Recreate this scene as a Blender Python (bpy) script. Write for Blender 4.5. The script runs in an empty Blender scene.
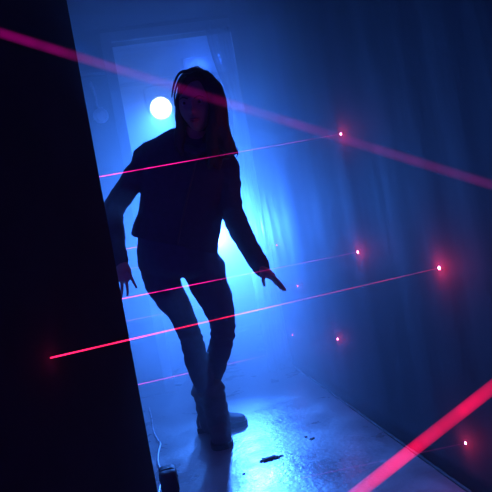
import bpy, bmesh, math, random
from mathutils import Vector, Matrix, noise

random.seed(7)
SC = bpy.context.scene
COL = SC.collection

# ------------------------------------------------------------------ camera frame
FPX = 600.0                       # focal length in pixels of the 492 px frame
HC = 0.85                         # camera height
TH = math.radians(9.2)            # the camera looks this far right of the corridor axis (+Y)
RO = math.radians(10.5)           # roll
CAM = Vector((0, 0, HC))
FW = Vector((math.sin(TH), math.cos(TH), 0))
R0 = Vector((math.cos(TH), -math.sin(TH), 0))
UP = Vector((0, 0, 1))
RI = R0 * math.cos(RO) - UP * math.sin(RO)
UI = R0 * math.sin(RO) + UP * math.cos(RO)
XR = 0.81                         # right wall plane


def P(x, y, d):
    """photo pixel at a distance d along the view axis -> point in the place"""
    return CAM + (FW + RI * ((x - 246) / FPX) - UI * ((y - 246) / FPX)) * d


def ray(x, y):
    return FW + RI * ((x - 246) / FPX) - UI * ((y - 246) / FPX)


def onX(x, y, X):
    r = ray(x, y); return CAM + r * (X / r.x)


def onY(x, y, Y):
    r = ray(x, y); return CAM + r * (Y / r.y)


def onZ(x, y, Z=0.0):
    r = ray(x, y); return CAM + r * ((Z - HC) / r.z)


# ------------------------------------------------------------------ materials
def mat(name, color=(.5, .5, .5), rough=.6, spec=.5, metal=0.0):
    m = bpy.data.materials.new(name); m.use_nodes = True
    b = m.node_tree.nodes['Principled BSDF']
    b.inputs['Base Color'].default_value = (*color, 1)
    b.inputs['Roughness'].default_value = rough
    b.inputs['Specular IOR Level'].default_value = spec
    b.inputs['Metallic'].default_value = metal
    return m


def nd(m, t, **kw):
    n = m.node_tree.nodes.new(t)
    for k, v in kw.items():
        if hasattr(n, k): setattr(n, k, v)
        else: n.inputs[k].default_value = v
    return n


def ln(m, a, b): m.node_tree.links.new(a, b)


def noisy(m, scale=8, detail=6, stretch=(1, 1, 1), c0=None, c1=None, r0=None, r1=None, bump=0.0, bdist=.01, bscale=None):
    """noise-driven colour, roughness and bump on a principled material"""
    b = m.node_tree.nodes['Principled BSDF']
    tc = nd(m, 'ShaderNodeTexCoord'); mp = nd(m, 'ShaderNodeMapping')
    mp.inputs['Scale'].default_value = stretch
    ln(m, tc.outputs['Object'], mp.inputs['Vector'])
    n = nd(m, 'ShaderNodeTexNoise'); n.inputs['Scale'].default_value = scale; n.inputs['Detail'].default_value = detail
    n.inputs['Roughness'].default_value = .6
    ln(m, mp.outputs['Vector'], n.inputs['Vector'])
    cr = nd(m, 'ShaderNodeMapRange'); cr.inputs[1].default_value = .3; cr.inputs[2].default_value = .7
    ln(m, n.outputs['Fac'], cr.inputs[0])
    if c0:
        mx = nd(m, 'ShaderNodeMix', data_type='RGBA')
        mx.inputs[6].default_value = (*c0, 1); mx.inputs[7].default_value = (*c1, 1)
        ln(m, cr.outputs[0], mx.inputs[0]); ln(m, mx.outputs[2], b.inputs['Base Color'])
    if r0 is not None:
        rr = nd(m, 'ShaderNodeMapRange'); rr.inputs[3].default_value = r0; rr.inputs[4].default_value = r1
        ln(m, cr.outputs[0], rr.inputs[0]); ln(m, rr.outputs[0], b.inputs['Roughness'])
    if bump:
        n2 = nd(m, 'ShaderNodeTexNoise'); n2.inputs['Scale'].default_value = bscale or scale * 3; n2.inputs['Detail'].default_value = 8
        ln(m, mp.outputs['Vector'], n2.inputs['Vector'])
        bp = nd(m, 'ShaderNodeBump'); bp.inputs['Strength'].default_value = bump; bp.inputs['Distance'].default_value = bdist
        ln(m, n2.outputs['Fac'], bp.inputs['Height']); ln(m, bp.outputs['Normal'], b.inputs['Normal'])
    return m


M = {}
M['floor'] = noisy(mat('worn_concrete', spec=.5), scale=3.5, c0=(.11, .112, .115), c1=(.24, .242, .245), r0=.20, r1=.50, bump=.42, bdist=.004, bscale=48)
M['wall'] = noisy(mat('dark_painted_board', spec=.35), scale=2.2, stretch=(1, 1, .18), c0=(.024, .023, .030), c1=(.050, .048, .060), r0=.66, r1=.88, bump=.22, bdist=.008, bscale=9)
M['black'] = noisy(mat('black_board', spec=.08), scale=5, c0=(.022, .022, .022), c1=(.036, .036, .036), r0=.8, r1=.95, bump=.1, bdist=.004)
M['ceil'] = noisy(mat('ceiling_paint', spec=.2), scale=4, c0=(.09, .09, .10), c1=(.15, .15, .16), r0=.7, r1=.9)
M['far'] = noisy(mat('back_room_plaster', spec=.2), scale=3, c0=(.05, .05, .055), c1=(.09, .09, .095), r0=.6, r1=.9, bump=.1)
M['trim'] = noisy(mat('painted_trim', spec=.4), scale=6, c0=(.16, .16, .18), c1=(.26, .26, .28), r0=.35, r1=.6)
M['skin'] = noisy(mat('skin', (.45, .28, .21), .5), scale=20, c0=(.32, .20, .15), c1=(.40, .25, .19), r0=.45, r1=.6)
M['jacket'] = noisy(mat('jacket_cloth', spec=.2), scale=40, c0=(.018, .020, .045), c1=(.032, .036, .075), r0=.75, r1=.9, bump=.25, bdist=.002, bscale=300)
M['denim'] = noisy(mat('dark_denim', spec=.2), scale=30, c0=(.018, .024, .060), c1=(.034, .044, .10), r0=.75, r1=.9, bump=.25, bdist=.002, bscale=260)
M['boot'] = noisy(mat('suede_boot', spec=.3), scale=25, c0=(.022, .022, .036), c1=(.042, .042, .062), r0=.6, r1=.85, bump=.2, bdist=.002)
M['sole'] = noisy(mat('rubber_sole', spec=.3), scale=30, c0=(.010, .010, .011), c1=(.02, .02, .02), r0=.6, r1=.8)
M['hair'] = noisy(mat('dark_hair', spec=.4), scale=30, stretch=(3, 3, .3), c0=(.012, .009, .008), c1=(.035, .024, .02), r0=.4, r1=.6, bump=.4, bdist=.003, bscale=60)
M['eye'] = mat('eye_white', (.28, .26, .25), .3)
M['iris'] = mat('dark_iris', (.03, .018, .01), .1)
M['lip'] = noisy(mat('lip', (.35, .12, .11), .4), scale=40, c0=(.32, .11, .10), c1=(.38, .14, .13), r0=.35, r1=.5)
M['metal'] = noisy(mat('black_metal', spec=.5), scale=30, c0=(.02, .02, .02), c1=(.04, .04, .045), r0=.35, r1=.55)
M['fit'] = noisy(mat('pale_plastic', spec=.6), scale=30, c0=(.8, .8, .82), c1=(.88, .88, .9), r0=.2, r1=.35)
M['cable'] = noisy(mat('grey_cable', spec=.7), scale=20, c0=(.30, .31, .34), c1=(.5, .5, .54), r0=.22, r1=.4)
M['bag'] = noisy(mat('dark_canvas', spec=.3), scale=25, c0=(.02, .018, .02), c1=(.045, .04, .042), r0=.55, r1=.8, bump=.3, bdist=.003)
M['flake'] = noisy(mat('dark_grit', spec=.3), scale=40, c0=(.015, .014, .014), c1=(.04, .038, .036), r0=.6, r1=.9)


def emis(name, color, strength):
    m = bpy.data.materials.new(name); m.use_nodes = True
    nt = m.node_tree; nt.nodes.clear()
    e = nt.nodes.new('ShaderNodeEmission'); o = nt.nodes.new('ShaderNodeOutputMaterial')
    e.inputs['Color'].default_value = (*color, 1); e.inputs['Strength'].default_value = strength
    nt.links.new(e.outputs[0], o.inputs['Surface'])
    return m


M['lens'] = emis('lamp_lens', (.55, .85, 1.0), 14)
M['lens2'] = emis('lamp_diffuser', (.2, .5, .85), .30)
nt = M['lens2'].node_tree; e = [n for n in nt.nodes if n.type == 'EMISSION'][0]          # a diffuser that is brightest over its bulb
tc = nt.nodes.new('ShaderNodeTexCoord'); ds = nt.nodes.new('ShaderNodeVectorMath'); ds.operation = 'DISTANCE'; ds.inputs[1].default_value = (.5, .5, .5)
mr = nt.nodes.new('ShaderNodeMapRange'); mr.interpolation_type = 'SMOOTHSTEP'
mr.inputs[1].default_value = .08; mr.inputs[2].default_value = .5; mr.inputs[3].default_value = .5; mr.inputs[4].default_value = .05
nt.links.new(tc.outputs['Generated'], ds.inputs[0]); nt.links.new(ds.outputs['Value'], mr.inputs[0]); nt.links.new(mr.outputs[0], e.inputs['Strength'])
M['dot'] = emis('laser_point', (1.0, .16, .38), 30)
M['dot_far'] = emis('laser_point_dim', (1.0, .05, .20), 8)


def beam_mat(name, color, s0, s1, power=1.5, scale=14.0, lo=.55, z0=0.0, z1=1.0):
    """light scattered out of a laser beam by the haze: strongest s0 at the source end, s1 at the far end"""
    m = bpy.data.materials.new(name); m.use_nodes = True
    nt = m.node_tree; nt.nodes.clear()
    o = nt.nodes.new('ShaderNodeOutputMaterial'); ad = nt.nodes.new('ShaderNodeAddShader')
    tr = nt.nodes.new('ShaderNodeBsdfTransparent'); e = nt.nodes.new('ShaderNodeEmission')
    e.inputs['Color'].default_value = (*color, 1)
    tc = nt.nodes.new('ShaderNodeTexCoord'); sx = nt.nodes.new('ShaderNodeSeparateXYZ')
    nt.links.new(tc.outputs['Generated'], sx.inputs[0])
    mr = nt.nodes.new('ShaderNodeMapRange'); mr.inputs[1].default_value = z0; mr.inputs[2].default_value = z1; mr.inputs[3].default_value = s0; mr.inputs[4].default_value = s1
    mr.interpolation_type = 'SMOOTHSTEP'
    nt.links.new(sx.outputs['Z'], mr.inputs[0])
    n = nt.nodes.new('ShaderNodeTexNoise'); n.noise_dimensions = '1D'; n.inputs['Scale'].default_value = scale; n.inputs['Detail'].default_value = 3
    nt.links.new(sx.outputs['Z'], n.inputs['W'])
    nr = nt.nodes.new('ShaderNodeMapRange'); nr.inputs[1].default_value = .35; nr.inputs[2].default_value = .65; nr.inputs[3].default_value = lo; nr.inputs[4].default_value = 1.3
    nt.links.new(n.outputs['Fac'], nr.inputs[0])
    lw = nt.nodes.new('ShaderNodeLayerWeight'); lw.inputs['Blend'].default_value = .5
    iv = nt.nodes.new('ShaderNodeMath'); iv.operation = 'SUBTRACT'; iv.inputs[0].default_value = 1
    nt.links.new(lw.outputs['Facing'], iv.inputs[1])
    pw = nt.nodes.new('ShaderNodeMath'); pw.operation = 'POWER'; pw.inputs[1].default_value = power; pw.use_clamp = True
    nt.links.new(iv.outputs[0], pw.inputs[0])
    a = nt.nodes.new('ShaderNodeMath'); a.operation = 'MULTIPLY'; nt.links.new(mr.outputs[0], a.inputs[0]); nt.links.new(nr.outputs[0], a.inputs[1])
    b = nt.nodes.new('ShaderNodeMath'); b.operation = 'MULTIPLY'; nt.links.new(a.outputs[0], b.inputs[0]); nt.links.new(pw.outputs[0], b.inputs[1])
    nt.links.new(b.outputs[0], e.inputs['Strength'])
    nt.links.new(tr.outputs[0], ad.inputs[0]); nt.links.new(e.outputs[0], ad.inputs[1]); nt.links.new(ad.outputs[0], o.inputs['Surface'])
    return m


# ------------------------------------------------------------------ object helpers
def link(name, mesh, m=None, parent=None, smooth=True):
    o = bpy.data.objects.new(name, mesh)
    if m is not None: mesh.materials.append(m)
    if smooth:
        for p in mesh.polygons: p.use_smooth = True
    COL.objects.link(o)
    if parent is not None:
        o.parent = parent
        o.matrix_parent_inverse = parent.matrix_basis.inverted()
    return o


def from_bm(name, bm, m=None, parent=None, smooth=False):
    bmesh.ops.recalc_face_normals(bm, faces=bm.faces[:])
    me = bpy.data.meshes.new(name); bm.to_mesh(me); bm.free()
    return link(name, me, m, parent, smooth)


def empty(name, loc):
    o = bpy.data.objects.new(name, None); o.location = loc; o.empty_display_size = .1
    COL.objects.link(o); return o


def tag(o, label=None, cat=None, group=None, kind=None):
    if label: o['label'] = label
    if cat: o['category'] = cat
    if group: o['group'] = group
    if kind or cat: o['kind'] = kind or 'thing'
    return o


def add_box(bm, c, s, M3=None, bev=0.0):
    r = bmesh.ops.create_cube(bm, size=1.0)
    vs = r['verts']
    for v in vs:
        p = Vector((v.co.x * s[0], v.co.y * s[1], v.co.z * s[2]))
        if M3 is not None: p = M3 @ p
        v.co = p + Vector(c)
    if bev:
        es = list({e for v in vs for e in v.link_edges})
        bmesh.ops.bevel(bm, geom=es, offset=bev, segments=2, affect='EDGES', profile=.6)


def box(name, lo, hi, m, bev=0.0, parent=None):
    bm = bmesh.new()
    lo, hi = Vector(lo), Vector(hi)
    add_box(bm, (lo + hi) / 2, hi - lo, bev=bev)
    return from_bm(name, bm, m, parent)


def rings(bm, R, cap=True):
    vs = [[bm.verts.new(p) for p in r] for r in R]
    n = len(vs[0])
    for a, b in zip(vs, vs[1:]):
        for i in range(n):
            bm.faces.new((a[i], a[(i + 1) % n], b[(i + 1) % n], b[i]))
    if cap:
        bm.faces.new(vs[0][::-1]); bm.faces.new(vs[-1])


def cat(pts, n=6):
    """Catmull-Rom through tuples of floats"""
    out = []
    for i in range(len(pts) - 1):
        p0 = pts[max(i - 1, 0)]; p1 = pts[i]; p2 = pts[i + 1]; p3 = pts[min(i + 2, len(pts) - 1)]
        for k in range(n):
            t = k / n
            out.append(tuple(.5 * (2 * b + (c - a) * t + (2 * a - 5 * b + 4 * c - d) * t * t + (3 * b - a - 3 * c + d) * t ** 3)
                             for a, b, c, d in zip(p0, p1, p2, p3)))
    out.append(tuple(pts[-1])); return out


def tube(bm, st, n=6, seg=16, side=None, round_ends=True, squash=1.0, mod=None):
    """st: (x, y, z, r) in metres; a smooth tapered tube with rounded ends. squash scales the depth radius."""
    s = cat(st, n) if n > 1 else [tuple(q) for q in st]
    C = [Vector(q[:3]) for q in s]; r = [max(q[3], .0008) for q in s]
    R = []
    ref = side or RI
    for i, c in enumerate(C):
        t = (C[min(i + 1, len(C) - 1)] - C[max(i - 1, 0)]).normalized()
        a = (ref - t * ref.dot(t))
        if a.length < .15:
            a = UP - t * UP.dot(t)
        a.normalize(); b = t.cross(a)
        rr = r[i] * (mod(i / (len(C) - 1)) if mod else 1)
        def ring(cc, f):
            return [cc + a * (rr * f * math.cos(2 * math.pi * k / seg)) + b * (rr * f * squash * math.sin(2 * math.pi * k / seg)) for k in range(seg)]
        if round_ends and i == 0:
            for q in (.15, .5, .8): R.append(ring(c - t * rr * math.cos(math.asin(q)) * .8, q))
        R.append(ring(c, 1))
        if round_ends and i == len(C) - 1:
            for q in (.8, .5, .15): R.append(ring(c + t * rr * math.cos(math.asin(q)) * .8, q))
    rings(bm, R)


def PX(pts):
    """(px, py, depth, radius px) -> (x, y, z, radius m)"""
    return [(*P(x, y, d), r * d / FPX) for x, y, d, r in pts]


def stack(bm, st, n=5, seg=28, expo=2.3):
    """(px, py, depth, half width px, half depth m, tilt degrees): elliptic sections stacked along the trunk"""
    R = []
    for x, y, d, rx, ry, an in cat(st, n):
        c = P(x, y, d); k = d / FPX; an = math.radians(an)
        sd = RI * math.cos(an) - UI * math.sin(an)
        rr = []
        for j in range(seg):
            q = 2 * math.pi * j / seg; cs, sn = math.cos(q), math.sin(q)
            cs = math.copysign(abs(cs) ** (2 / expo), cs); sn = math.copysign(abs(sn) ** (2 / expo), sn)
            rr.append(c + sd * rx * k * cs + FW * ry * sn)
        R.append(rr)
    rings(bm, R)


def fuse(name, bm, m, parent, voxel=.006, smooth=4, wr=None, extra=None):
    """one continuous surface out of overlapping closed pieces; wr(co) -> offset along the normal"""
    bmesh.ops.recalc_face_normals(bm, faces=bm.faces[:])
    me = bpy.data.meshes.new('tmp'); bm.to_mesh(me); bm.free()
    t = bpy.data.objects.new('tmp', me); COL.objects.link(t)
    r = t.modifiers.new('r', 'REMESH'); r.mode = 'VOXEL'; r.voxel_size = voxel; r.use_smooth_shade = True
    if smooth:
        s = t.modifiers.new('s', 'SMOOTH'); s.iterations = smooth; s.factor = .5
    dg = bpy.context.evaluated_depsgraph_get()
    out = bpy.data.meshes.new_from_object(t.evaluated_get(dg))
    bpy.data.objects.remove(t); bpy.data.meshes.remove(me)
    if wr:
        ns = [v.normal.copy() for v in out.vertices]
        for v, nn in zip(out.vertices, ns): v.co += nn * wr(v.co)
    out.name = name
    if extra is not None:
        b2 = bmesh.new(); b2.from_mesh(out); extra(b2); b2.to_mesh(out); b2.free()
    out.materials.clear()
    return link(name, out, m, parent)


def lathe(bm, prof, c, ax, seg=32):
    ax = ax.normalized(); a = ax.orthogonal().normalized(); b = ax.cross(a)
    rings(bm, [[c + ax * h + a * (max(r, 1e-4) * math.cos(2 * math.pi * k / seg)) + b * (max(r, 1e-4) * math.sin(2 * math.pi * k / seg)) for k in range(seg)] for h, r in prof])


# ================================================================== THE SETTING
YE = 3.99          # where the corridor opens into the back room
ZC = 2.42          # corridor ceiling

# floor
tag(box('floor', (-1.9, -1.2, -.12), (2.3, 6.6, 0), M['floor']), 'worn grey concrete floor shining in the blue light', 'floor', kind='structure')

# right wall: tall boards under a skin that buckles into soft vertical folds further back
def wall_x(y, z):
    k = max(0.0, min(1.0, (y - 2.2) / 1.6))
    w = (math.sin(y * 13 + .6 * math.sin(z * 1.7)) * .5 + math.sin(y * 29.0 + 1.1 + .8 * math.sin(z * 1.1)) * .35 + math.sin(y * 9.3) * .5)
    return XR + .0012 * w * (1 - k) + .0022 * k * w + .006 * noise.noise(Vector((0, y * 1.3, z * .9)))
bm = bmesh.new()
ny, nz = 260, 30
g = [[bm.verts.new((wall_x(-1.0 + (YE + 1.0) * i / ny, -.0 + (ZC + .02) * j / nz), -1.0 + (YE + 1.0) * i / ny, (ZC + .02) * j / nz)) for j in range(nz + 1)] for i in range(ny + 1)]
h = [[bm.verts.new((XR + .08, -1.0 + (YE + 1.0) * i / ny, (ZC + .02) * j / nz)) for j in (0, nz)] for i in (0, ny)]
for i in range(ny):
    for j in range(nz): bm.faces.new((g[i][j], g[i + 1][j], g[i + 1][j + 1], g[i][j + 1]))
bm.faces.new((h[0][0], h[0][1], h[1][1], h[1][0]))
bm.faces.new([g[ny][j] for j in range(nz + 1)] + [h[1][1], h[1][0]])
bm.faces.new([g[0][j] for j in range(nz, -1, -1)] + [h[0][0], h[0][1]])
bm.faces.new([g[i][nz] for i in range(ny, -1, -1)] + [h[0][1], h[1][1]])
bm.faces.new([g[i][0] for i in range(ny + 1)] + [h[1][0], h[0][0]])
tag(from_bm('wall_right', bm, M['wall'], smooth=True), 'dark corridor wall on the right carrying the red laser points', 'wall', kind='structure')

# a thin ragged line of sealant along the foot of the right wall
bm = bmesh.new()
st = []
for i in range(120):
    y = .9 + (YE - .9) * i / 119
    st.append((XR - .004 + .003 * noise.noise(Vector((y * 14, 3, 0))), y, .003, .006 + .004 * noise.noise(Vector((y * 20, 9, 1)))))
tube(bm, st, n=1, seg=8)
tag(from_bm('baseboard_right', bm, M['flake'], smooth=True), 'rough dark joint along the foot of the right wall', 'baseboard', kind='structure')

# near left: a black partition standing oblique to the corridor, its far edge beside the woman
E1 = Vector((-.117, 2.15, 0)); E0 = Vector((-.298, 1.633, 0)); dv = (E1 - E0).normalized()
A0 = E1 - dv * 3.0
nrm = Vector((-dv.y, dv.x, 0))     # away from the corridor
bm = bmesh.new()
q = [A0, E1, E1 + nrm * .05, A0 + nrm * .05]
lo = [bm.verts.new(p) for p in q]; hi = [bm.verts.new(p + UP * ZC) for p in q]
bm.faces.new(lo[::-1]); bm.faces.new(hi)
for i in range(4): bm.faces.new((lo[i], lo[(i + 1) % 4], hi[(i + 1) % 4], hi[i]))
bmesh.ops.bevel(bm, geom=[e for e in bm.edges if abs(e.verts[0].co.z - e.verts[1].co.z) > 1], offset=.006, segments=2, affect='EDGES')
tag(from_bm('wall_left', bm, M['black']), 'black partition in the near left with its edge beside the woman', 'wall', kind='structure')

# hidden left side of the passage, ceiling, and the room behind
tag(box('wall_passage', (-.56, 2.2, 0), (-.50, YE + .1, ZC), M['wall']), 'passage wall behind the black partition', 'wall', kind='structure')
tag(box('ceiling', (-1.9, -1.0, ZC), (1.1, YE + .1, ZC + .1), M['ceil']), 'dark ceiling over the corridor', 'ceiling', kind='structure')
tag(box('wall_return', (-1.9, YE, 0), (0.0, YE + .1, ZC), M['far']), 'end wall left of the opening behind the woman', 'wall', kind='structure')
tag(box('wall_lintel', (0.0, YE, 2.33), (1.6, YE + .1, 3.1), M['far']), 'beam over the opening behind the woman', 'wall', kind='structure')
tag(box('wall_pier', (XR + .08, YE, 0), (2.3, YE + .1, 3.1), M['far']), 'end wall right of the opening', 'wall', kind='structure')
tag(box('wall_back', (-1.9, 6.4, 0), (2.3, 6.5, 3.1), M['far']), 'back wall of the lit room', 'wall', kind='structure')
tag(box('wall_room_left', (-1.9, YE + .1, 0), (-1.8, 6.4, 3.1), M['far']), 'left wall of the lit room', 'wall', kind='structure')
tag(box('wall_room_right', (2.2, YE + .1, 0), (2.3, 6.4, 3.1), M['far']), 'right wall of the lit room', 'wall', kind='structure')
tag(box('ceiling_room', (-1.9, YE, 3.1), (2.3, 6.5, 3.2), M['ceil']), 'ceiling of the lit room', 'ceiling', kind='structure')
tag(box('trim_1', (-.055, YE - .025, 0), (0.012, YE, 2.36), M['trim'], bev=.004), 'frame post on the left of the opening', 'trim', kind='structure')
tag(box('trim_2', (-.055, YE - .025, 2.32), (XR, YE - .0, 2.385), M['trim'], bev=.004), 'frame head over the opening', 'trim', kind='structure')
# panelled back wall: shallow raised bands
tag(box('trim_3', (-.3, 6.365, 2.55), (1.2, 6.40, 2.63), M['trim'], bev=.006), 'rail across the back wall of the lit room', 'trim', kind='structure')

# ================================================================== FITTINGS
# spotlight
LP = P(161, 108, 5.55)
aim = (P(225, 400, 2.4) - LP).normalized()
face = (P(236, 246, 0.0) - LP).normalized()
sp = tag(empty('spotlight', LP), 'round white-blue spotlight shining beside the woman\'s head', 'spotlight')
bm = bmesh.new()
lathe(bm, [(-.26, .03), (-.255, .06), (-.23, .085), (-.10, .112), (.02, .118), (.05, .122), (.05, .112), (.015, .108), (.012, .02)], LP, face)
from_bm('housing', bm, M['metal'], sp, True)
bm = bmesh.new()
lathe(bm, [(.013, .100), (.020, .090), (.026, .06), (.030, .01)], LP, face)
from_bm('lens', bm, M['lens'], sp, True)
bm = bmesh.new()
sx = face.cross(UP).normalized()
tube(bm, [(*(LP + sx * .128 - face * .1), .009), (*(LP + sx * .132 - face * .1 + UP * .08), .009), (*(LP + sx * .128 - face * .1 + UP * .19), .009), (*(LP + sx * .06 - face * .1 + UP * .215), .009), (*(LP - sx * .06 - face * .1 + UP * .215), .009), (*(LP - sx * .128 - face * .1 + UP * .19), .009), (*(LP - sx * .132 - face * .1 + UP * .08), .009), (*(LP - sx * .128 - face * .1), .009)], n=3, seg=8)
yk = from_bm('yoke', bm, M['metal'], sp, True)
bar_c = LP - face * .1 + UP * .25
bm = bmesh.new()
tube(bm, [(*(bar_c + Vector((-1.1, 0, .01))), .02), (*(bar_c + Vector((1.5, 0, .01))), .02)], n=2, seg=14, side=UP)
for xx in (-.9, 1.2):
    tube(bm, [(bar_c.x + xx, bar_c.y, bar_c.z + .02, .008), (bar_c.x + xx, bar_c.y, 3.12, .008)], n=2, seg=8)
tag(from_bm('lighting_bar', bm, M['metal'], smooth=True), 'thin lighting bar the spotlight hangs from', 'bar')

# second, softer box light high behind the head
BP = P(198, 65, 5.75)
bx = tag(empty('box_light', BP), 'dim blue box light high behind the woman\'s hair', 'light')
rot = Matrix((sx, face.cross(sx) * -1, face)).transposed()
bm = bmesh.new(); add_box(bm, BP - face * .03, (.30, .17, .05), rot, bev=.008); from_bm('housing', bm, M['metal'], bx)
bm = bmesh.new(); add_box(bm, BP + face * .001, (.27, .145, .02), rot, bev=.006); from_bm('diffuser', bm, M['lens2'], bx)

# little dome and conduit on the end wall
w = onY(101, 116, YE); w.y = YE
fx = tag(empty('wall_fitting', w), 'small pale dome fitting under a thin conduit beside the black partition', 'fitting')
bm = bmesh.new(); lathe(bm, [(0, .05), (.012, .05), (.02, .046)], w, Vector((0, -1, 0))); from_bm('base', bm, M['fit'], fx, True)
bm = bmesh.new(); lathe(bm, [(.02, .038), (.035, .037), (.052, .03), (.062, .016), (.066, .002)], w, Vector((0, -1, 0))); from_bm('dome', bm, M['fit'], fx, True)
bm = bmesh.new()
c0 = onY(91, 82, YE - .012); c1 = onY(97.5, 107, YE - .012)
tube(bm, [(*c0, .007), (*((c0 + c1) / 2 + Vector((.006, 0, 0))), .007), (*c1, .007), (*(c1 + Vector((.03, 0, -.01))), .007), (*(w + Vector((0, -.012, .03))), .007)], n=5, seg=8)
from_bm('conduit', bm, M['fit'], fx, True)
# pale ledge above it
l0 = onY(97, 74, YE); l1 = onY(112, 70, YE)
tag(box('wall_ledge', (l0.x - .1, YE - .07, l0.z - .012), (-.06, YE, l0.z + .012), M['trim'], bev=.003), 'small pale ledge on the end wall above the dome fitting', 'ledge')

# plastic sheet gathered at the right end of the opening
def sheet_mat():
    m = bpy.data.materials.new('clear_plastic_film'); m.use_nodes = True
    nt = m.node_tree; nt.nodes.clear()
    o = nt.nodes.new('ShaderNodeOutputMaterial')
    tr = nt.nodes.new('ShaderNodeBsdfTransparent'); tr.inputs[0].default_value = (.93, .95, 1, 1)
    tl = nt.nodes.new('ShaderNodeBsdfTranslucent'); tl.inputs[0].default_value = (.6, .65, .7, 1)
    gl = nt.nodes.new('ShaderNodeBsdfGlossy'); gl.inputs['Roughness'].default_value = .22
    lw = nt.nodes.new('ShaderNodeLayerWeight'); lw.inputs[0].default_value = .35
    m1 = nt.nodes.new('ShaderNodeMixShader'); m1.inputs[0].default_value = .22
    m2 = nt.nodes.new('ShaderNodeMixShader')
    nt.links.new(tr.outputs[0], m1.inputs[1]); nt.links.new(tl.outputs[0], m1.inputs[2])
    nt.links.new(lw.outputs['Facing'], m2.inputs[0]); nt.links.new(m1.outputs[0], m2.inputs[1]); nt.links.new(gl.outputs[0], m2.inputs[2])
    nt.links.new(m2.outputs[0], o.inputs['Surface'])
    return m
bm = bmesh.new()
nu, nv = 90, 60
gr = []
for i in range(nu + 1):
    u = i / nu; rowv = []
    for j in range(nv + 1):
        v = j / nv; z = 2.30 * v + .005
        tie = 1 - .45 * math.exp(-((z - 1.75) / .28) ** 2)       # drawn in a little around head height
        x = .795 - u * .17 * tie
        y = YE - .06 - .03 * math.sin(u * 19 + .7 * math.sin(z * 2.1)) * tie - .012 * math.sin(u * 43 + z * 3) - .05 * u
        rowv.append(bm.verts.new((x, y, z)))
    gr.append(rowv)
for i in range(nu):
    for j in range(nv): bm.faces.new((gr[i][j], gr[i + 1][j], gr[i + 1][j + 1], gr[i][j + 1]))
ps = from_bm('plastic_sheet', bm, sheet_mat(), smooth=True)
sol = ps.modifiers.new('thickness', 'SOLIDIFY'); sol.thickness = .0012
tag(ps, 'creased clear plastic sheet hanging at the far end of the right wall', 'plastic sheet')

# cable on the floor, dark bag at the foot of the partition, grit
cp = [(149, 408), (152, 421), (153.5, 431), (158, 440), (160.5, 444), (158.5, 452), (158, 462), (160.5, 470), (161.5, 478), (159.5, 489), (157, 500)]
bm = bmesh.new()
st = []
for (x, y) in cp:
    p = onZ(x, y, .006); st.append((p.x, p.y, .006, .0042))
tube(bm, st, n=5, seg=10)
tag(from_bm('floor_cable', bm, M['cable'], smooth=True), 'thin shiny cable snaking over the floor beside the partition', 'cable')

b0 = onZ(171.5, 493, 0.0)
bm = bmesh.new()
add_box(bm, (b0.x, b0.y, .047), (.066, .10, .092), bev=.017)
bgr = tag(fuse('pouch', bm, M['bag'], None, .004, 3, wr=lambda c: .003 * noise.noise(c * 30)), 'small dark rounded pouch on the floor at the partition\'s foot', 'pouch')
bm = bmesh.new()
tube(bm, [(b0.x - .033, b0.y - .012, .060, .003), (b0.x - .024, b0.y - .012, .090, .003), (b0.x, b0.y - .012, .0935, .003), (b0.x + .024, b0.y - .012, .090, .003), (b0.x + .033, b0.y - .012, .060, .003)], n=6, seg=8)
from_bm('seam', bm, M['sole'], bgr, True)

deb = [(270, 459, .021, 'largest dark flake on the floor, in the bright reflection right of the boots', 2.6), (312, 439, .011, 'small dark flake on the floor nearest the right wall', 1.4), (306, 437, .008, 'tiny dark crumb on the floor left of the small flake', 1.2),
       (281, 456, .009, 'dark crumb on the floor just right of the largest flake', 1.5), (244, 474, .007, 'dark speck on the floor in front of the boots', 1.2)]
for x, y, s, lab, el in deb:
    p = onZ(x, y, 0)
    bm = bmesh.new(); bmesh.ops.create_icosphere(bm, subdivisions=3, radius=s)
    for v in bm.verts:
        k = 1 + .9 * noise.noise(v.co / s * 2.4 + Vector((x, y, 0)))
        v.co = Vector((v.co.x * k * el * .6, v.co.y * k, max(v.co.z * .28 * k, -.0005)))
        v.co += Vector((p.x, p.y, .0008))
    tag(from_bm('floor_debris', bm, M['flake'], smooth=True), lab, 'debris', 'dark flakes scattered on the floor')

# ================================================================== LASERS
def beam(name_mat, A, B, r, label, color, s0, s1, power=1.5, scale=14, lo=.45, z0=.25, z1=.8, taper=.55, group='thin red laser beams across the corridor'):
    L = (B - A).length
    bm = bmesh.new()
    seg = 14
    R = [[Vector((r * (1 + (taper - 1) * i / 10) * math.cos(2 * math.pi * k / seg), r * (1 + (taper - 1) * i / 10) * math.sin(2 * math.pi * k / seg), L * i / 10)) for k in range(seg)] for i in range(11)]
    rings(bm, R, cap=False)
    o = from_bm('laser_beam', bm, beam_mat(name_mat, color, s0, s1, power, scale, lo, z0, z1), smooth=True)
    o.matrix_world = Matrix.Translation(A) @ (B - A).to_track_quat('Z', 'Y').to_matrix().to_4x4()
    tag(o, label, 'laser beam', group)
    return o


def point(p, r, m, label, energy, col=(1, .03, .12), group='glowing laser points on the right wall'):
    r *= .82
    bm = bmesh.new()
    lathe(bm, [(-.004, r), (.001, r), (.4 * r, r * .86), (.7 * r, r * .5), (.82 * r, .0002)], p, Vector((-1, 0, 0)), 18)
    o = from_bm('laser_point', bm, m, smooth=True)
    tag(o, label, 'laser point', group)
    if energy:
        l = bpy.data.lights.new('point_glow', 'POINT'); l.energy = energy * 5; l.color = col; l.shadow_soft_size = .006
        lo_ = bpy.data.objects.new('point_glow', l); COL.objects.link(lo_)
        lo_.location = p + Vector((-.035, 0, 0))
    return o


def wallpt(x, y):
    p = onX(x, y, XR); p.x = wall_x(p.y, p.z); return p


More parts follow.
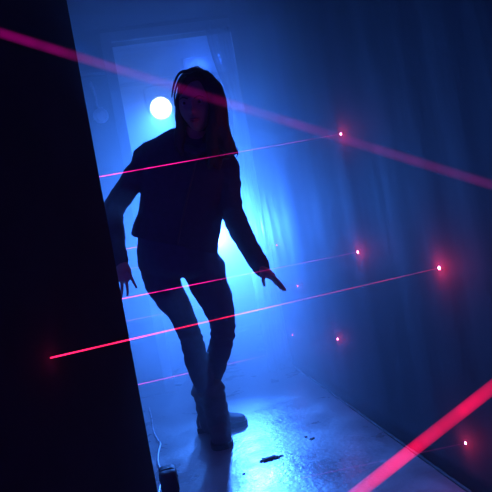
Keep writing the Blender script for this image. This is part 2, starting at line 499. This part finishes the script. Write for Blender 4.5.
PINK = (1, .010, .34)
dots = {
    'head': (wallpt(341, 134), .0062, 'dot', 'topmost pink laser point, level with the woman\'s chin on the right wall', .05),
    'hip': (wallpt(358, 252), .0062, 'dot', 'pink laser point on the wall where the beam across the thighs ends', .06),
    'near': (wallpt(439, 268), .0064, 'dot', 'brightest red laser point with a wide halo, nearest on the right wall', .085),
    'knee': (wallpt(338, 339), .0060, 'dot', 'pink laser point low on the wall, left of the wide red beam', .03),
    'foot': (wallpt(466, 443), .0050, 'dot', 'lowest red laser point, under the wide red beam by the floor', .04),
    'hand': (wallpt(298, 286), .0060, 'dot_far', 'faint laser point just past the woman\'s pointing fingers', .010),
    'far': (wallpt(277, 245), .0062, 'dot_far', 'faint laser point farthest along the wall, above the pointing hand', .010),
    'shin': (wallpt(293, 335), .0056, 'dot_far', 'faint laser point low on the wall below the pointing hand', .008),
}
for k, (p, r, m, lab, en) in dots.items():
    point(p, r, M[m], lab, en)


def through(L, Rp, X=-.498):
    t = (X - Rp.x) / (L.x - Rp.x)
    return Rp + (L - Rp) * t


def part_hit(A, B):
    """where the line from B through A meets the face of the black partition"""
    d = A - B
    n = Vector((dv.y, -dv.x, 0))
    t = n.dot(E1 - B) / n.dot(d)
    return B + d * t


wp = dots
beam('beam_chin', through(onY(98, 177, 2.26), wp['head'][0]), wp['head'][0], .0022, 'thin pink laser beam crossing the woman\'s chest', PINK, 1.5, .16, scale=9)
beam('beam_thigh', through(onY(121, 299, 2.31), wp['hip'][0]), wp['hip'][0], .0022, 'thin red laser beam crossing the woman\'s thighs', PINK, 1.5, .14, scale=9)
n5 = part_hit(onY(50, 358, 1.633), wp['near'][0])
beam('beam_knee', n5, wp['near'][0], .0024, 'bright red laser beam crossing the knees, starting on the black partition', (1, .012, .09), 1.7, .20, scale=9, z0=.05, z1=.7)
beam('beam_shin', through(onY(141, 384, 3.08), wp['knee'][0]), wp['knee'][0], .0020, 'thin pink laser beam passing behind the woman\'s shins', PINK, .9, .03, scale=7)
beam('beam_hand', through(onY(127, 321, 3.45), wp['hand'][0]), wp['hand'][0], .0020, 'faint thin laser beam behind the thighs ending past the pointing fingers', (.9, .06, .45), .30, .14, scale=7)
beam('beam_far', through(onY(127, 269, 3.8), wp['far'][0]), wp['far'][0], .0022, 'faint laser beam seen between wrist and hip, the lower of two', PINK, .55, .03, scale=7)
beam('beam_waist', through(onY(126, 249, 3.3), wallpt(290, 218)), wallpt(290, 218), .0022, 'short red laser beam seen between forearm and hip, the upper of two', PINK, 1.5, .0, scale=7)
beam('beam_floor', part_hit(onY(316, 475, 1.67) * 1.0 + (onY(316, 475, 1.67) - wp['foot'][0]) * .2, wp['foot'][0]), wp['foot'][0], .0024, 'faint violet laser beam low over the floor under the wide red beam', (.8, .04, .5), .04, .045, scale=7)

# the two beams that pass close by
def wide(x0, y0, d0, x1, y1, d1, r, label, name, color, s0, s1, power, z0=0, z1=1):
    A, B = P(x0, y0, d0), P(x1, y1, d1)
    t = (XR - A.x) / (B.x - A.x); Bw = A + (B - A) * t
    Aw = part_hit(A, B)
    if Aw.z < .01:
        tt = (B.z - .01) / (B.z - A.z); Aw = B + (A - B) * tt
    return beam(name, Aw, Bw, r, label, color, s0, s1, power, 26, .8, z0, z1, 1, 'wide near laser beams')


wide(30, 42, 1.05, 492, 185, 1.05, .0105, 'broad soft magenta laser beam slanting down across the woman\'s head', 'beam_broad_upper', (1, .0, .50), .10, .030, 2.4, .18, .42)
wide(372, 481.5, .72, 491.5, 388, .72, .0082, 'broad glowing red laser beam slanting up in the near right corner', 'beam_broad_lower', (1, .0, .075), .60, .26, 1.0)
l = bpy.data.lights.new('beam_start_glow', 'POINT'); l.energy = .025; l.color = (1, .02, .2); l.shadow_soft_size = .01
o = bpy.data.objects.new('beam_start_glow', l); o.location = n5 + Vector((.03, -.01, 0)); COL.objects.link(o)

# ================================================================== THE WOMAN
wo = tag(empty('person', (onZ(217, 440, 0).x, onZ(217, 440, 0).y, 0)), 'long-haired woman in dark jacket, jeans and boots stepping between laser beams', 'person')

# --- head frame
HP = P(196.5, 103, 2.42)
hf = (-FW * .93 - R0 * .16 - UP * .22).normalized()            # where the face looks
hu = (UP - hf * UP.dot(hf)); hu = (hu + R0 * .02).normalized()
hr = hf.cross(hu).normalized() * -1                            # image right
hr = (RI - hf * RI.dot(hf)).normalized() * .5 + hr * .5
hr.normalize(); hu = hr.cross(hf) if hr.cross(hf).dot(UP) > 0 else hf.cross(hr)


def HL(x, y, z):
    """head coordinates: x to the image right, y towards the face, z up, metres"""
    return HP + hr * x + hf * y + hu * z


def head_piece(bm):
    seg, rows = 48, 40
    R = []
    for j in range(1, rows):
        ph = -math.pi / 2 + math.pi * j / rows
        row = []
        for i in range(seg):
            a = 2 * math.pi * i / seg
            x, y, z = math.cos(ph) * math.cos(a), math.cos(ph) * math.sin(a), math.sin(ph)
            zz = z * .112
            w = .074 if z > 0 else .074 - .026 * (-z) ** 1.5
            yy = y * (.092 if y < 0 else .092)
            xx = x * w
            if z < 0 and y > 0: yy += .012 * (-z)                # jaw forward
            if z < -.2 and y < 0: yy *= 1 - .35 * (-z - .2)
            G = lambda cx, cz, sx_, sz_: math.exp(-((xx - cx) / sx_) ** 2 - ((zz - cz) / sz_) ** 2)
            if y > 0:
                yy += .020 * G(0, -.030, .011, .013) + .010 * G(0, -.008, .008, .022)      # nose
                yy += .006 * G(0, .022, .05, .010)                                           # brow
                yy -= .009 * (G(.031, .004, .014, .010) + G(-.031, .004, .014, .010))       # sockets
                yy += .005 * G(0, -.062, .022, .012) + .008 * G(0, -.094, .02, .016)         # mouth, chin
                yy += .004 * (G(.042, -.028, .02, .02) + G(-.042, -.028, .02, .02))         # cheeks
            row.append(HL(xx, yy, zz))
        R.append(row)
    rings(bm, R)


def mpath(bm, pts, **k): tube(bm, PX(pts), **k)


bm = bmesh.new()
head_piece(bm)
for s in (-1, 1):                                               # ears
    tube(bm, [(*HL(s * .070, -.005, -.022), .006), (*HL(s * .077, -.012, 0), .010), (*HL(s * .080, -.016, .018), .009), (*HL(s * .076, -.008, .024), .006)], n=3, seg=10, squash=.7)
mpath(bm, [(197, 116, 2.47, 13.5), (196, 133, 2.53, 12.5), (194, 150, 2.57, 15)], seg=20)
stack(bm, [(191, 158, 2.58, 34, .07, 0), (187, 175, 2.6, 36, .09, 0), (183, 200, 2.64, 34, .09, 0), (180, 225, 2.68, 33, .085, 0), (179, 250, 2.71, 38, .09, 0), (182, 268, 2.72, 39, .10, 0), (183, 275, 2.72, 34, .08, 0)])
mpath(bm, [(148, 157, 2.57, 9.5), (190, 154, 2.57, 12), (229, 166, 2.57, 9.5)], seg=16)
ARM_R = [(146, 158, 2.58, 10), (133, 178, 2.60, 9.5), (116, 205, 2.62, 8.5), (114, 222, 2.60, 8), (117, 242, 2.57, 7.2), (120.5, 259, 2.54, 5.8), (123, 267, 2.53, 6.2)]
ARM_L = [(229, 166, 2.57, 10), (229.5, 185, 2.58, 9.5), (232, 210, 2.58, 9), (237, 225, 2.56, 8.6), (249, 248, 2.52, 7.6), (260, 268, 2.48, 6.0), (263.5, 273, 2.47, 6)]
mpath(bm, ARM_R); mpath(bm, ARM_L)
LEG_R = [(161, 268, 2.72, 18.5), (162, 281, 2.70, 16.5), (171, 297.5, 2.67, 14.2), (179.3, 310, 2.65, 12), (185.3, 323, 2.63, 10.8), (190.3, 336, 2.62, 10.2), (193, 345, 2.62, 10), (198, 364, 2.68, 10), (206, 388, 2.74, 8.2), (213, 412, 2.76, 7.4), (218, 432, 2.77, 7.4)]
LEG_L = [(204, 268, 2.72, 19.5), (208, 282, 2.70, 17.6), (214.8, 297, 2.69, 15.5), (219.8, 311, 2.68, 13.4), (222.5, 323, 2.68, 11.6), (222.3, 336, 2.69, 10.8), (219.5, 350, 2.71, 10.4), (213, 373, 2.80, 9.6), (208.5, 392, 2.85, 7.8), (206.5, 412, 2.88, 7), (206, 424, 2.89, 7)]
mpath(bm, LEG_R); mpath(bm, LEG_L)
# hands
def finger(pts, r=.0082, d=2.5):
    tube(bm, [(*P(x, y, dd), r * (1 - .32 * i / (len(pts) - 1))) for i, (x, y, dd) in enumerate(pts)], n=4, seg=10)
# her right hand (image left), hanging with spread fingers
tube(bm, [(*P(121.5, 262, 2.53), .021), (*P(123, 270, 2.53), .034), (*P(124.5, 277, 2.52), .032)], n=4, seg=16, squash=.45)
finger([(128.5, 273, 2.51), (132, 279, 2.50), (134.5, 284, 2.50), (136.3, 287.5, 2.51)])
finger([(125.5, 277, 2.52), (127.0, 285, 2.51), (127.6, 291, 2.51), (127.4, 295.5, 2.52)])
finger([(121.8, 277, 2.53), (122.0, 287, 2.52), (121.8, 293, 2.52), (121.3, 299, 2.53)])
finger([(118.8, 275, 2.54), (117.0, 284, 2.54), (116.0, 290, 2.54), (115.4, 294.5, 2.55)], .0074)
finger([(117.8, 266, 2.54), (113.5, 273, 2.53), (111.2, 279, 2.52)], .0092)
# her left hand (image right), pointing down and out, thumb hanging
tube(bm, [(*P(262.5, 270.5, 2.47), .019), (*P(267, 272.8, 2.45), .019), (*P(271.5, 276, 2.43), .017)], n=4, seg=16, side=(RI * .7 + UI * .7), squash=1.6)
finger([(273.5, 276.8, 2.41), (278.3, 281.3, 2.39), (282.3, 285.8, 2.375), (285.4, 290.2, 2.365)])
finger([(272.5, 277.6, 2.43), (277.3, 282.6, 2.41), (281.3, 287.0, 2.395), (284.0, 290.6, 2.385)])
finger([(271.5, 277.6, 2.455), (276.0, 282.5, 2.445), (279.4, 286.4, 2.435), (281.5, 289.0, 2.43)])
finger([(270.5, 277.0, 2.475), (274.0, 281.5, 2.475), (276.6, 285.0, 2.47)], .0072)
finger([(264.6, 272.5, 2.445), (263.4, 277.5, 2.435), (263.4, 281.5, 2.43), (264.4, 285.6, 2.43)], .0096)
body = fuse('body', bm, M['skin'], wo, .0042, 2)

# face parts
for s in (-1, 1):
    bm = bmesh.new(); bmesh.ops.create_uvsphere(bm, u_segments=20, v_segments=14, radius=.0125, matrix=Matrix.Translation(HL(s * .031, .0745, .004)))
    e = from_bm('eye', bm, M['eye'], wo, True)
    bm = bmesh.new(); lathe(bm, [(.0118, .0055), (.0128, .004), (.0131, .0004)], HL(s * .031, .0745, .004), hf, 18); from_bm('iris', bm, M['iris'], e, True)
    bm = bmesh.new(); tube(bm, [(*HL(s * .014, .097, .020), .0028), (*HL(s * .032, .094, .026), .003), (*HL(s * .050, .079, .019), .0016)], n=5, seg=8)
    from_bm('eyebrow', bm, M['hair'], wo, True)
bm = bmesh.new()
tube(bm, [(*HL(-.024, .092, -.063), .0022), (*HL(-.008, .103, -.0590), .0046), (*HL(0, .104, -.0600), .0042), (*HL(.008, .103, -.0590), .0046), (*HL(.024, .092, -.063), .0022)], n=5, seg=10)
tube(bm, [(*HL(-.022, .091, -.065), .0022), (*HL(0, .1035, -.0685), .0056), (*HL(.022, .091, -.065), .0022)], n=6, seg=10)
from_bm('lips', bm, M['lip'], wo, True)

# --- hair
bm = bmesh.new()
seg, rows = 40, 26
R = []
for j in range(1, rows):
    ph = -math.pi / 2 + math.pi * j / rows
    row = []
    for i in range(seg):
        a = 2 * math.pi * i / seg
        x, y, z = math.cos(ph) * math.cos(a), math.cos(ph) * math.sin(a), math.sin(ph)
        yy = y * (.112 if y < 0 else .100) - .012
        if y > 0 and z < .62: yy = min(yy, -.012 + .03 * abs(x) ** 2 + (max(0, z - .3) * .22))
        row.append(HL(x * (.094 if x > 0 else .078), yy, z * .128 + .012))
    R.append(row)
rings(bm, R)


def lock(pts, **k): mpath(bm, pts, seg=14, **k)


# the heavy fall on the image right, down over the collarbone
lock([(203, 78, 2.38, 9), (214, 90, 2.36, 9), (219, 108, 2.38, 8.5), (220.5, 126, 2.40, 8.5), (224, 139, 2.42, 9), (229.5, 148, 2.44, 7), (234, 151.5, 2.45, 4.2), (237.5, 151.5, 2.45, 1.8)])
lock([(207, 84, 2.42, 10), (215, 104, 2.44, 9), (217, 126, 2.46, 11), (220, 142, 2.48, 11), (226, 154, 2.47, 6.5), (229, 158, 2.47, 2)])
lock([(203, 88, 2.50, 14), (208, 112, 2.53, 14), (210, 134, 2.54, 13), (213, 152, 2.50, 10), (217, 163, 2.47, 6), (219, 169, 2.46, 2)])
lock([(212, 92, 2.35, 6), (214, 110, 2.35, 5.5), (213, 128, 2.38, 6.5), (213, 146, 2.43, 7), (211, 160, 2.455, 5), (209, 168, 2.46, 1.5)])
# the thinner side on the image left, tucked behind the jaw
lock([(194, 80, 2.38, 8), (185, 87, 2.37, 5), (180, 98, 2.38, 4.4), (179, 112, 2.41, 4.4), (180.5, 124, 2.45, 5), (180, 136, 2.48, 6), (181, 148, 2.48, 4.5), (183, 156, 2.48, 1.5)])
lock([(190, 92, 2.50, 12), (187, 112, 2.53, 11), (187, 132, 2.55, 11), (187, 150, 2.56, 8)])
lock([(198, 76, 2.37, 7), (189, 80, 2.35, 5), (183, 88, 2.345, 3.5), (180, 95, 2.35, 2)])


def wisps(b2):
    W = [
        [(196, 73, 2.37, .9), (188, 70.8, 2.36, 1.3), (180.5, 72.5, 2.35, 1.3), (176, 79, 2.34, 1.2), (173.2, 88, 2.34, 1.0), (171.8, 97, 2.34, .5)],
        [(194, 73, 2.36, .9), (186, 71.5, 2.35, .9), (179, 74.5, 2.34, .8), (174.5, 83, 2.34, .8), (172.4, 92, 2.34, .4)],
        [(196, 75, 2.36, 2.2), (188, 73.5, 2.35, 2), (182, 76, 2.35, 1.4), (177, 85, 2.35, 1.0), (174.5, 96, 2.36, .8), (175, 106, 2.37, .5)],
        [(192, 72, 2.39, .5), (194, 67.5, 2.39, .5), (198, 66.5, 2.39, .5), (201, 70, 2.39, .4)],
        [(190, 72, 2.39, .4), (193.5, 68.5, 2.39, .4), (198, 69, 2.39, .3)],
        [(226, 140, 2.42, 1.2), (234, 147, 2.43, 1.1), (237.6, 153, 2.44, .9), (236.5, 157, 2.44, .4)],
        [(220, 118, 2.40, 1.0), (226, 134, 2.41, 1.0), (233, 144, 2.43, .8), (238.5, 150, 2.44, .3)],
        [(218, 104, 2.40, 1.0), (222.5, 120, 2.41, .9), (228, 136, 2.42, .9), (236, 148, 2.44, .3)],
    ]
    for wv in W: tube(b2, PX(wv), n=6, seg=6)


fuse('hair', bm, M['hair'], wo, .005, 4, wr=lambda c: .0035 * noise.noise(Vector((c.dot(R0) * 70, c.dot(FW) * 70, c.z * 6))), extra=wisps)

# --- jacket
bm = bmesh.new()
stack(bm, [(190, 150, 2.57, 24, .07, 6), (189, 157, 2.58, 38, .09, 7), (187, 168, 2.59, 43, .115, 8), (185, 185, 2.61, 43, .13, 8), (183, 203, 2.64, 42.5, .13, 9), (180, 219, 2.67, 42, .125, 10),
           (176, 233, 2.69, 43.5, .128, 11.5), (174.8, 243, 2.70, 44.5, .132, 12), (174.8, 245, 2.70, 43.5, .128, 12)], n=6)
mpath(bm, [(186, 136, 2.52, 10), (176, 140, 2.54, 12), (163, 147, 2.56, 11.5), (150, 155, 2.57, 12)], seg=18)
mpath(bm, [(148, 155, 2.57, 13), (168, 148, 2.565, 13), (190, 149, 2.565, 15), (211, 157, 2.565, 14), (227, 166, 2.57, 13)], seg=20)


def crumple(f0, amp):
    return lambda t: 1 + amp * math.sin(t * f0) * (.5 + .5 * math.sin(t * 5 + 1)) + amp * .6 * math.sin(t * f0 * 1.7 + 1)


mpath(bm, [(147, 157, 2.58, 13.5), (142, 167, 2.59, 13), (133, 180, 2.60, 12), (123, 194, 2.61, 11.5), (115, 207, 2.62, 11), (113.2, 220, 2.60, 10.6), (115.2, 236, 2.58, 9.6), (118.3, 251, 2.55, 8.4), (120.3, 260, 2.54, 7.8), (121, 263, 2.54, 7.2)], n=8, mod=crumple(42, .035))
mpath(bm, [(227.5, 167, 2.57, 13), (228.5, 178, 2.58, 12), (230, 195, 2.58, 11.6), (232, 210, 2.58, 11.4), (237, 224, 2.56, 11.6), (245, 239, 2.53, 11), (253.5, 254, 2.50, 10), (260.5, 266, 2.48, 9), (262.8, 270, 2.475, 8.2)], n=8, mod=crumple(46, .035))
# stand collar
mpath(bm, [(182, 143, 2.50, 4.5), (190, 150, 2.475, 4.2), (200, 152, 2.47, 4.2), (208, 146, 2.49, 4.5)], n=6)
stack(bm, [(195, 152, 2.565, 21, .075, 4), (195.5, 142, 2.555, 17, .068, 4), (196, 136, 2.55, 16, .062, 4)], n=4)
jk = fuse('jacket', bm, M['jacket'], wo, .006, 3, wr=lambda c: .0045 * noise.noise(Vector((c.dot(R0) * 9, c.dot(FW) * 9, c.z * 22))) + .002 * noise.noise(c * 45))
# zip and pocket flaps on the front
bm = bmesh.new()
zp = [(199, 152, 2.46), (194, 170, 2.47), (189, 190, 2.482), (184, 212, 2.532), (179, 236, 2.562), (178, 244, 2.568)]
tube(bm, [(*P(x, y, d), .004) for x, y, d in zp], n=6, seg=8)
from_bm('zip', bm, M['metal'], jk, True)

# --- jeans
bm = bmesh.new()
stack(bm, [(176.5, 236, 2.69, 38, .11, 8), (178, 250, 2.70, 41, .12, 6), (180, 264, 2.715, 42.3, .13, 4), (182.5, 272, 2.72, 42.5, .125, 2), (184, 277, 2.715, 38, .09, 0)], n=6, expo=2.2)


def knees(t0, amp=.06):
    def f(t):
        k = math.exp(-((t - t0) / .13) ** 2)
        return 1 + amp * k * math.sin(t * 95) + .012 * math.sin(t * 60)
    return f


mpath(bm, [(161, 268, 2.72, 21), (162, 281, 2.70, 18.2), (171, 297.5, 2.67, 15.9), (179.3, 310, 2.65, 13.4), (185.3, 323, 2.63, 12), (190.3, 336, 2.62, 11.6), (193, 345, 2.62, 11.6), (197.5, 364, 2.68, 12), (204.5, 384, 2.73, 10.2), (208, 396, 2.75, 9.6), (211, 406, 2.755, 9)], n=9, mod=knees(.56))
mpath(bm, [(204, 268, 2.72, 22), (208, 282, 2.70, 19.6), (214.8, 297, 2.69, 17.4), (219.8, 311, 2.68, 15), (222.5, 323, 2.68, 13), (222.3, 336, 2.69, 12), (219.5, 350, 2.71, 11.8), (213.5, 372, 2.79, 10.6), (209.5, 388, 2.84, 9.2), (207, 400, 2.865, 8.6)], n=9, mod=knees(.56))
fuse('jeans', bm, M['denim'], wo, .006, 2, wr=lambda c: .003 * noise.noise(Vector((c.dot(R0) * 12, c.dot(FW) * 12, c.z * 30))))


# --- boots
def boot(ankle, toe_dir, shaft, length=.255, fit=1.0):
    """ankle: point on the floor under the ankle; toe_dir: heading; shaft: tube stations (x, y, z, r)"""
    f = Vector((toe_dir.x, toe_dir.y, 0)).normalized(); s = Vector((f.y, -f.x, 0))
    bm_ = bmesh.new()
    tube(bm_, shaft, n=8, seg=22, squash=1.12, mod=crumple(34, .03))
    R_ = []
    for t, w_, hh in [(-.30, .020, .040), (-.28, .031, .055), (-.22, .036, .082), (-.08, .038, .098), (.08, .038, .086), (.25, .040, .060), (.42, .043, .043), (.56, .043, .034), (.66, .035, .027), (.705, .020, .018)]:
        c = ankle + f * (length * t)
        ring = []
        for k in range(24):
            q_ = 2 * math.pi * k / 24
            cs, sn = math.cos(q_), math.sin(q_)
            cs = math.copysign(abs(cs) ** .8, cs)
            ring.append(c + s * (w_ * cs) + UP * (.020 + hh * .5 * (1 + math.copysign(abs(sn) ** .75, sn))))
        R_.append(ring)
    rings(bm_, R_)
    b_ = fuse('boot', bm_, M['boot'], wo, .005, 3, wr=lambda c: .003 * noise.noise(Vector((c.x * 14, c.y * 14, c.z * 34))))
    bs = bmesh.new()
    out = [(-.31, .026), (-.29, .036), (-.2, .040), (0, .038), (.15, .038), (.35, .047), (.52, .050), (.64, .043), (.72, .026), (.735, .006)]
    prof = [ankle + f * (length * t) + s * w_ for t, w_ in out] + [ankle + f * (length * t) - s * w_ for t, w_ in out[::-1]]
    vb = [bs.verts.new(p + UP * .001) for p in prof]; vt = [bs.verts.new(p + UP * .024) for p in prof]
    bs.faces.new(vb[::-1]); bs.faces.new(vt)
    for i in range(len(vb)): bs.faces.new((vb[i], vb[(i + 1) % len(vb)], vt[(i + 1) % len(vt)], vt[i]))
    from_bm('sole', bs, M['sole'], b_)
    return b_


# front foot, toe towards the camera
fa = onZ(221, 437.5, 0); ft = onZ(223.5, 452, 0)
boot(fa, ft - fa, [(*P(211, 390.5, 2.75), .066), (*P(213, 398, 2.755), .059), (*P(216.5, 412, 2.765), .056), (*P(219.5, 426, 2.775), .053), (*P(221, 432, 2.775), .051)])
# back foot, side on, toe to the image right
ba = onZ(213, 429.5, 0); bt = onZ(248, 423.5, 0)
boot(ba, bt - ba, [(*P(205.5, 390.5, 2.855), .070), (*P(206.5, 398, 2.865), .058), (*P(207.5, 410, 2.88), .052), (*P(209.5, 420, 2.885), .049), (*P(211, 425, 2.885), .048)], length=.235)

# ================================================================== HAZE AND LIGHT
bm = bmesh.new(); add_box(bm, (.2, 2.5, 1.55), (4.6, 8.4, 3.5))
hz = bpy.data.materials.new('haze'); hz.use_nodes = True
nt = hz.node_tree; nt.nodes.clear()
o = nt.nodes.new('ShaderNodeOutputMaterial'); vs = nt.nodes.new('ShaderNodeVolumeScatter')
vs.inputs['Color'].default_value = (.9, .95, 1, 1); vs.inputs['Anisotropy'].default_value = .30
tc = nt.nodes.new('ShaderNodeTexCoord'); sxyz = nt.nodes.new('ShaderNodeSeparateXYZ'); nt.links.new(tc.outputs['Object'], sxyz.inputs[0])
mr = nt.nodes.new('ShaderNodeMapRange'); mr.interpolation_type = 'SMOOTHSTEP'      # thicker towards the lit room it drifts out of
mr.inputs[1].default_value = 1.8; mr.inputs[2].default_value = 3.5; mr.inputs[3].default_value = .012; mr.inputs[4].default_value = .50
nt.links.new(sxyz.outputs['Y'], mr.inputs[0]); nt.links.new(mr.outputs[0], vs.inputs['Density'])
nt.links.new(vs.outputs[0], o.inputs['Volume'])
tag(from_bm('haze', bm, hz), 'thin blue-lit haze filling the corridor', 'haze', kind='stuff')

def spot(name, loc, target, energy, col, ang, soft):
    l = bpy.data.lights.new(name, 'SPOT'); l.energy = energy; l.color = col
    l.spot_size = math.radians(ang); l.spot_blend = 1.0; l.shadow_soft_size = soft
    o = bpy.data.objects.new(name, l); COL.objects.link(o); o.location = loc
    o.rotation_euler = (target - o.location).to_track_quat('-Z', 'Y').to_euler()


spot('spotlight_beam', LP + face * .06, P(150, 400, 2.6), 780, (.035, .195, 1.0), 54, .05)
BL = P(216, 236, 4.7)
spot('backlight_beam', BL, P(218, 285, 1.5), 1650, (.04, .205, 1.0), 72, .05)
l = bpy.data.lights.new('room_light', 'AREA'); l.energy = 10; l.color = (.02, .13, 1.0); l.shape = 'RECTANGLE'; l.size = .22; l.size_y = .09
o = bpy.data.objects.new('room_light', l); COL.objects.link(o); o.location = BP + face * .04
o.rotation_euler = face.to_track_quat('-Z', 'Y').to_euler()

w = bpy.data.worlds.new('dark'); SC.world = w; w.use_nodes = True  # added blue-violet ambient fill from the open end behind the camera, no real source
w.node_tree.nodes['Background'].inputs[0].default_value = (.045, .006, 1, 1)
w.node_tree.nodes['Background'].inputs[1].default_value = .75

# ================================================================== CAMERA
cd = bpy.data.cameras.new('camera'); cd.sensor_fit = 'HORIZONTAL'; cd.sensor_width = 36
cd.lens = 36 * FPX / 492; cd.clip_start = .02
co = bpy.data.objects.new('camera', cd); COL.objects.link(co)
m3 = Matrix((RI, UI, -FW)).transposed()
co.matrix_world = Matrix.Translation(CAM) @ m3.to_4x4()
SC.camera = co

SC.view_settings.view_transform = 'Standard'; SC.view_settings.look = 'None'
SC.view_settings.exposure = 0; SC.view_settings.gamma = 1; SC.view_settings.use_curve_mapping = False
SC.cycles.volume_bounces = 2; SC.cycles.volume_step_rate = .5
SC.cycles.max_bounces = 8; SC.cycles.transparent_max_bounces = 24
SC.cycles.use_denoising = True
